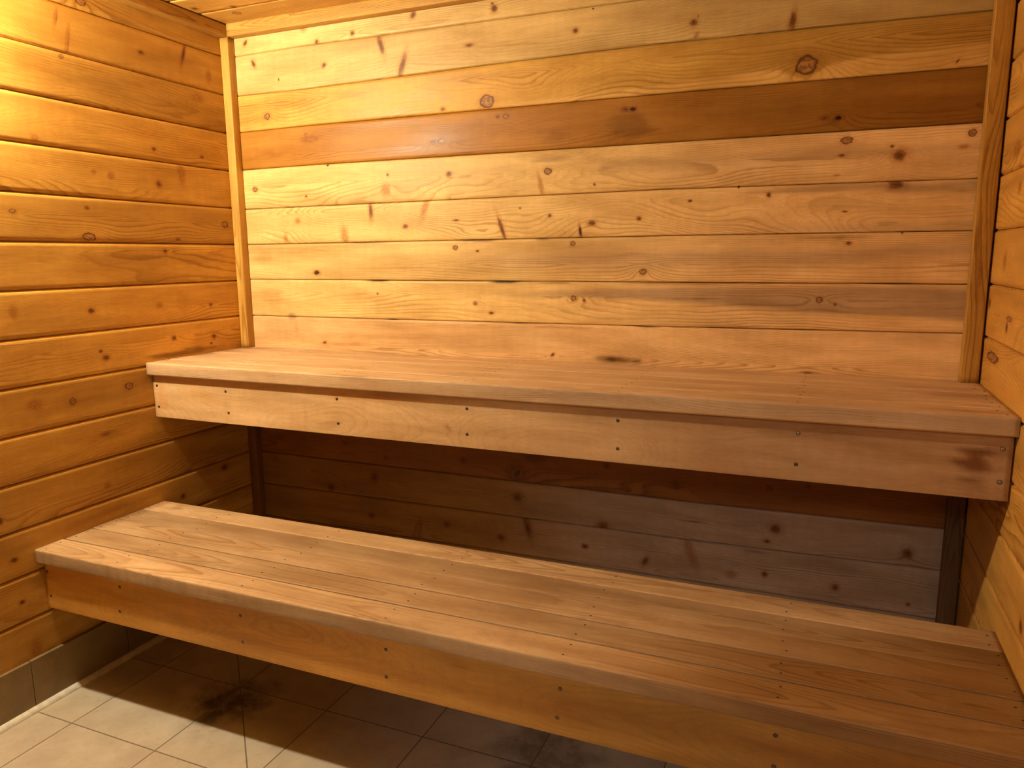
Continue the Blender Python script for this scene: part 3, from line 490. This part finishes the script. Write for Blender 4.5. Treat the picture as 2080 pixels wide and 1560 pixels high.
# ------------------------------------------------------------------ screws and nails
def screw_mesh(name, R, head, ox=0.0):
    """head lies in the local XZ plane facing -Y: dark countersink ring, dished head with a cross recess"""
    V, F_, MI = [], [], []; n = 14
    rings = [(R*1.35, .0), (R*1.30, -.0004), (R*1.0, -.0005), (R*.92, -.0009), (R*.55, -.0012)]
    for r, y in rings: V += [(r*math.cos(2*math.pi*i/n), y, r*math.sin(2*math.pi*i/n)) for i in range(n)]
    for k in range(len(rings)-1):
        for i in range(n): F_.append((k*n+i, k*n+(i+1) % n, (k+1)*n+(i+1) % n, (k+1)*n+i)); MI.append(0 if k < 2 else 1)
    F_.append(tuple(range(4*n, 5*n))); MI.append(1)
    for (a, b_) in ((R*.6, R*.14), (R*.14, R*.6)):
        k = len(V); V += [(-a, -.00135, -b_), (a, -.00135, -b_), (a, -.00135, b_), (-a, -.00135, b_)]; F_.append((k, k+1, k+2, k+3)); MI.append(0)
    me = bpy.data.meshes.new(name); me.from_pydata(V, [], F_); me.materials.append(HOLEM); me.materials.append(head)
    me.polygons.foreach_set('material_index', MI); me.update(); return me
def nail_mesh(name, R):
    n = 10; V = [(R*math.cos(2*math.pi*i/n), R*.62*math.sin(2*math.pi*i/n), 0) for i in range(n)]+[(R*.8*math.cos(2*math.pi*i/n), R*.5*math.sin(2*math.pi*i/n), .0005) for i in range(n)]
    F_ = [(i, (i+1) % n, n+(i+1) % n, n+i) for i in range(n)]+[tuple(range(n, 2*n))]
    me = bpy.data.meshes.new(name); me.from_pydata(V, [], F_); me.materials.append(HOLEM); me.update(); return me
SCR = screw_mesh('screw', .0033, STEEL); SCRB = screw_mesh('screw', .0036, STEELB); NAIL = nail_mesh('nail', .0028)
def put(name, me, loc, parent, label=None, rot=0.0):
    o = bpy.data.objects.new(name, me); S.collection.objects.link(o); o.parent = parent
    o.location = Vector(loc)-parent.parent.location; o.rotation_euler = (0, rot, 0)
    if label: o['label'] = label
    return o
XN = [0.018, .306, .734, 1.163, 1.588, 2.011, 2.413]         # joist lines
# ------------------------------------------------------------------ benches
def worn(spots, edge_fn=None):
    def f(T_, A_, B_, C):
        for (u, a, ru, ra, amt, mul) in spots:
            d = np.sqrt(((T_-u)/ru)**2+((A_-a)/ra)**2)+.8*fbm(T_*9, A_*50, 3, 3)
            k = ((1-ss(.3, 1.1, d))*amt)[..., None]; C = C*(1-k)+C*np.array(mul)*k
        if edge_fn is not None: C = edge_fn(T_, A_, B_, C)
        return C
    return f
BW = 0.0895
def bench(name, label, cat, ztop, yfront, ndepth, fh, cols, fcol, seed, spots, fspots, slat_tilt):
    org = (0.0, yfront, 0.0)
    root = thing(name, label, cat, org)
    pitch = ndepth/5.0; slats = []
    for i in range(5):
        r = .0055 if i == 0 else .0028
        g = .0016 if i == 0 else (.0034, .0017, .0012, .0020)[i-1]
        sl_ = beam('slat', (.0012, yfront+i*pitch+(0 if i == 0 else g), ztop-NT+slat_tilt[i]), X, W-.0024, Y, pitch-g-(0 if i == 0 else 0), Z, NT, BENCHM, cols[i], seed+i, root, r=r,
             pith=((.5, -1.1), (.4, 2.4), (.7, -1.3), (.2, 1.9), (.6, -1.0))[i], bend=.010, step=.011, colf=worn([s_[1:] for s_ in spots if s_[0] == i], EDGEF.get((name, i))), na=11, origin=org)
        slats.append(sl_)
        if i == 0: sl_['label'] = 'front slat with rounded, worn greyish front edge'
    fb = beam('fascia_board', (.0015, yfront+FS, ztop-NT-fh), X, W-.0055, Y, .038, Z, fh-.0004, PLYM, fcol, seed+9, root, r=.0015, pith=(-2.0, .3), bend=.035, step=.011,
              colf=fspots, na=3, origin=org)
    fb['label'] = 'wide front board below the seat edge, fixed with pairs of screws'
    # ledger along the rear and joists that carry the slats down to the fascia
    jy0, jy1 = yfront+FS+.038, yfront+ndepth-.004
    for xj in XN:
        xa = min(max(xj-.019, .001), W-.039-.001)
        beam('joist', (xa, jy0, ztop-NT-.1005), Y, jy1-jy0-(.0 if ndepth > .47 else 0), X, .038, Z, .100, SMOOTH, (.42, .22, .085), seed+40+int(xj*10), root, step=.05, origin=org)
    return root, org, pitch, fb, slats
def edge_light(u_end):
    return None
EDGEF = {}
def front_edge_lower(T_, A_, B_, C):
    k = (ss(.010, .002, A_)*ss(.04, .035, B_)*.35)[..., None]           # arris and face worn pale grey
    C = C*(1-k)+np.array((.50, .37, .24))*k
    n = ss(.0, .35, fbm(T_*60, B_*8, 55, 2))*(A_ < .003)*ss(1.1, .2, T_)*.30
    C = C*(1-n[..., None])+C*np.array((.55, .45, .28))*n[..., None]
    return right_end_tone(T_, C)
def front_edge_upper(T_, A_, B_, C):
    k = ((A_ < .004)*.38*ss(.6, 1.5, T_)*ss(.006, .010, B_))[..., None]
    return C*(1-k)+np.array((.40, .29, .20))*k
def right_end_tone(T_, C):       # blends to a darker orange toward the right end
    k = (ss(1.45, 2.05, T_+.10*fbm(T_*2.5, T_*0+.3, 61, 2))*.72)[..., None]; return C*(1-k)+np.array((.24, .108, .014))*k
def end_dirt(T_, A_, B_, C):
    k = (ss(.05, .0, T_+.03*fbm(T_*30, A_*80, 9, 3))*.6)[..., None]; return C*(1-k)+C*np.array((.45, .3, .2))*k
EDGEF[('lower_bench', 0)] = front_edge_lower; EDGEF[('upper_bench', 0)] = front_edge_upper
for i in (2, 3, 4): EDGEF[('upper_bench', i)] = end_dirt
EDGEF[('lower_bench', 1)] = lambda a, b, c, C: right_end_tone(a-.1, C)
EDGEF[('lower_bench', 2)] = lambda a, b, c, C: right_end_tone(a-.25, end_dirt(a, b, c, C))
EDGEF[('lower_bench', 3)] = lambda a, b, c, C: right_end_tone(a-.45, end_dirt(a, b, c, C))
EDGEF[('lower_bench', 4)] = lambda a, b, c, C: right_end_tone(a-.65, end_dirt(a, b, c, C))
SEAT = np.array((.66, .46, .27)); SEATL = np.array((.56, .375, .205))
UC = [SEAT*1.0, SEAT*1.02, SEAT*.98, SEAT*1.05, SEAT*1.0]
LC = [SEATL*1.06, SEATL*.84, SEATL*.92, SEATL*.80, SEATL*1.12]
US = [(4, .08, .05, .10, .03, .6, (.5, .35, .2)), (3, .06, .05, .08, .03, .5, (.5, .35, .2)), (2, .9, .05, .1, .015, .4, (.7, .5, .35)), (2, 1.7, .04, .25, .03, .35, (.65, .55, .48)), (1, 2.05, .05, .3, .03, .3, (.7, .6, .5)),
      (4, .9, .04, .4, .02, .3, (.8, .62, .45)), (2, 2.35, .05, .1, .03, .5, (.55, .42, .35)), (3, 2.3, .05, .25, .02, .5, (.55, .45, .38)), (0, 2.3, .05, .15, .03, .3, (.6, .5, .4))]
LS = [(3, .55, .05, .30, .05, .55, (.62, .50, .42)), (2, 1.15, .05, .5, .05, .35, (.68, .56, .48)), (1, 1.2, .05, .5, .05, .30, (.7, .58, .5)), (3, 1.35, .05, .45, .05, .4, (.66, .55, .48)), (0, 1.75, .05, .35, .04, .3, (.78, .66, .56)),
      (1, .15, .05, .10, .04, .35, (.7, .55, .48)), (2, .35, .04, .2, .03, .35, (.7, .6, .5)), (4, .10, .05, .05, .04, .6, (.45, .33, .25)), (2, 1.9, .05, .4, .05, .25, (.7, .6, .55)), (1, 2.0, .05, .4, .05, .25, (.72, .6, .5)),
      (4, 2.0, .05, .3, .02, .35, (.6, .5, .45)), (3, 2.36, .07, .15, .02, .5, (.5, .42, .38)), (1, .5, .02, .05, .03, .4, (.6, .5, .45))]
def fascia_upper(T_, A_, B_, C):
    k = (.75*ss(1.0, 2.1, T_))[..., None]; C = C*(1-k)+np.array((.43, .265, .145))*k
    for (u, z, ru, rz, amt, mul) in [(.03, .07, .035, .07, .35, (.85, .55, .28)), (.31, .05, .015, .07, .35, (.7, .55, .55)), (.20, .09, .10, .04, .3, (1.1, .95, .6)), (.85, .125, .20, .02, .5, (.85, .55, .25)), (1.85, .11, .3, .02, .3, (.75, .62, .5)),
                                     (2.365, .075, .038, .060, .9, (.38, .19, .08)), (2.40, .10, .03, .05, .4, (.6, .35, .2)), (1.9, .055, .3, .03, .25, (1.15, 1.2, 1.35)), (2.13, .075, .03, .006, .6, (.7, .4, .2)), (2.1, .10, .3, .03, .25, (.7, .55, .4)),
                                     (1.10, .05, .006, .008, .8, (.5, .3, .15)), (.62, .05, .006, .05, .3, (.7, .6, .5))]:
        d = np.sqrt(((T_-u)/ru)**2+((B_-z)/rz)**2)+.9*fbm(T_*12, B_*110, 31, 3); k = ((1-ss(.3, 1.1, d))*amt)[..., None]
        C = C*(1-k)+C*np.array(mul)*k
    return C
def fascia_lower(T_, A_, B_, C):
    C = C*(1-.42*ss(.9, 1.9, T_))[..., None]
    for (u, z, ru, rz, amt, mul) in [(.12, .11, .25, .045, .55, (.72, .52, .38)), (.6, .09, .3, .05, .35, (.75, .6, .45)), (1.5, .06, .2, .06, .4, (.8, .62, .4)), (2.2, .08, .25, .06, .5, (.62, .42, .28)), (1.35, .11, .05, .006, .6, (.6, .45, .35)),
                                     (.8, .02, .5, .02, .4, (1.15, 1.1, 1.0))]:
        d = np.sqrt(((T_-u)/ru)**2+((B_-z)/rz)**2)+.6*fbm(T_*6, B_*60, 37, 3); k = ((1-ss(.3, 1.1, d))*amt)[..., None]
        C = C*(1-k)+C*np.array(mul)*k
    return C
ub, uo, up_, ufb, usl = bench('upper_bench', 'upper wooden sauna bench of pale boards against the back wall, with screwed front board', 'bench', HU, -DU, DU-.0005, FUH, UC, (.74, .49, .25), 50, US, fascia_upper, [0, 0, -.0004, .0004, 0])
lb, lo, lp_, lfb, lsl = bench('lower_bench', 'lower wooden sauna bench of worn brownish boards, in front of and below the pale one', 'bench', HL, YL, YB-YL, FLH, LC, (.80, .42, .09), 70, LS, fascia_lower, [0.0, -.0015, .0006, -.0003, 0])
zu, zl = HU-NT-FUH, HL-NT-FLH
for k, (x, a, b_) in enumerate([(.018, .872, .800), (None, .870, .801), (.737, .874, .800), (1.164, .875, .803), (1.5875, .875, .802), (2.011, .878, .804), (2.4125, .878, .806)]):
    for j, z in enumerate((a, b_)):
        xx = x if x is not None else (.312, .319)[j]
        br_ = (k == 6) or (k == 5 and j == 0)
        put('screw', SCRB if br_ else SCR, (xx+.0008*math.sin(k*3+j), -DU+FS-.0001, z), ufb, 'bright screw head' if br_ else None, rot=k*.7+j)
for k, (x, x2, a, b_) in enumerate([(.013, .017, .395, .321), (.305, .295, .398, .324), (.729, .730, .394, .322), (1.159, 1.157, .391, .321), (1.585, 1.578, .391, .323), (2.011, 2.011, .395, .330), (2.412, 2.414, .395, .325)]):
    for j, z in enumerate((a, b_)):
        put('screw', SCR, ((x, x2)[j], YL+FS-.0001, z), lfb, rot=k*.9+j)
def top_nails(slats, yf, pitch, zt, tilt, seed):
    r_ = np.random.default_rng(seed)
    for i in range(5):
        for k, x in enumerate(XN):
            for f_ in (.26, .74):
                jx = r_.normal(0, .005)
                put('nail', NAIL, (min(max(x+jx, .008), W-.008), yf+(i+f_)*pitch+r_.normal(0, .003), zt+tilt[i]-.00003), slats[i], rot=0)
top_nails(lsl, YL, (YB-YL)/5, HL, [0.0, -.0015, .0006, -.0003, 0], 3)
top_nails(usl, -DU, (DU-.0005)/5, HU, [0, 0, -.0004, .0004, 0], 5)
# ------------------------------------------------------------------ sauna lamp on the left wall, just outside the frame
m, nt, b = new_mat('lamp_glow'); b.inputs['Base Color'].default_value = (.9, .8, .6, 1)
b.inputs['Emission Color'].default_value = LAMP_COL+(1,); b.inputs['Emission Strength'].default_value = LAMP_EMIT; GLOW = m
lamp = thing('wall_lamp', 'glowing jar lamp with a round dark base fixed on the left plank wall', 'lamp', (0.0, LAMP_POS[1], LAMP_POS[2]))
def lathe(name, prof, n, mat, parent, smooth=True):
    V = [(x, r*math.cos(2*math.pi*i/n), r*math.sin(2*math.pi*i/n)) for x, r in prof for i in range(n)]
    F_ = [(k*n+i, (k+1)*n+i, (k+1)*n+(i+1) % n, k*n+(i+1) % n) for k in range(len(prof)-1) for i in range(n)]
    F_ += [tuple(range(n)), tuple(range(len(V)-1, len(V)-n-1, -1))]
    return mesh_obj(name, V, F_, mat, parent, smooth=smooth)
lathe('lamp_base', [(0.0, .055), (.008, .055), (.014, .048), (.026, .036), (.029, .034)], 28, STEEL, lamp)
xc = LAMP_POS[0]; R = .031
lathe('glass_jar', [(.030, .018)]+[(xc-R*math.cos(math.radians(a))*1.1, R*math.sin(math.radians(a))) for a in range(35, 176, 14)], 24, GLOW, lamp)
# ------------------------------------------------------------------ door in the front wall (behind the camera)
gm, nt, b = new_mat('door_glass'); q = NB(nt)
tr = q.n('ShaderNodeBsdfTransparent'); gl = q.n('ShaderNodeBsdfGlossy'); gl.inputs['Roughness'].default_value = .02
fr = q.n('ShaderNodeFresnel'); fr.inputs['IOR'].default_value = 1.45; mx = q.n('ShaderNodeMixShader')
q.link(fr.outputs[0], mx.inputs[0]); q.link(tr.outputs[0], mx.inputs[1]); q.link(gl.outputs[0], mx.inputs[2])
q.link(mx.outputs[0], nt.nodes['Material Output'].inputs['Surface'])
door = bpy.data.objects.new('door_1', None); S.collection.objects.link(door); door.location = (DX1, YF-.04, 0); door['kind'] = 'structure'
do = (DX1, YF-.04, 0); st = .10
def dbeam(p0, ax, L, a, wa, b2, wb2, sd):
    return beam('door_rail' if ax == X else 'door_stile', p0, ax, L, a, wa, b2, wb2, SMOOTH, TB, sd, door, step=.05, origin=do)
dbeam((DX0+.004, YF-.038, .008), Z, DZ-.012, X, st, Y, .038, 91); dbeam((DX1-.004-st, YF-.038, .008), Z, DZ-.012, X, st, Y, .038, 92)
dbeam((DX0+.004+st, YF-.038, .008), X, DX1-DX0-.008-2*st, Z, .85, Y, .038, 93)
dbeam((DX0+.004+st, YF-.038, DZ-.12), X, DX1-DX0-.008-2*st, Z, .112, Y, .038, 94)
door.rotation_euler = (0, 0, math.radians(100))
box_obj('glass_pane', (DX0+.004+st, YF-.022, .858), (DX1-.004-st, YF-.016, DZ-.12), gm, door, origin=do)
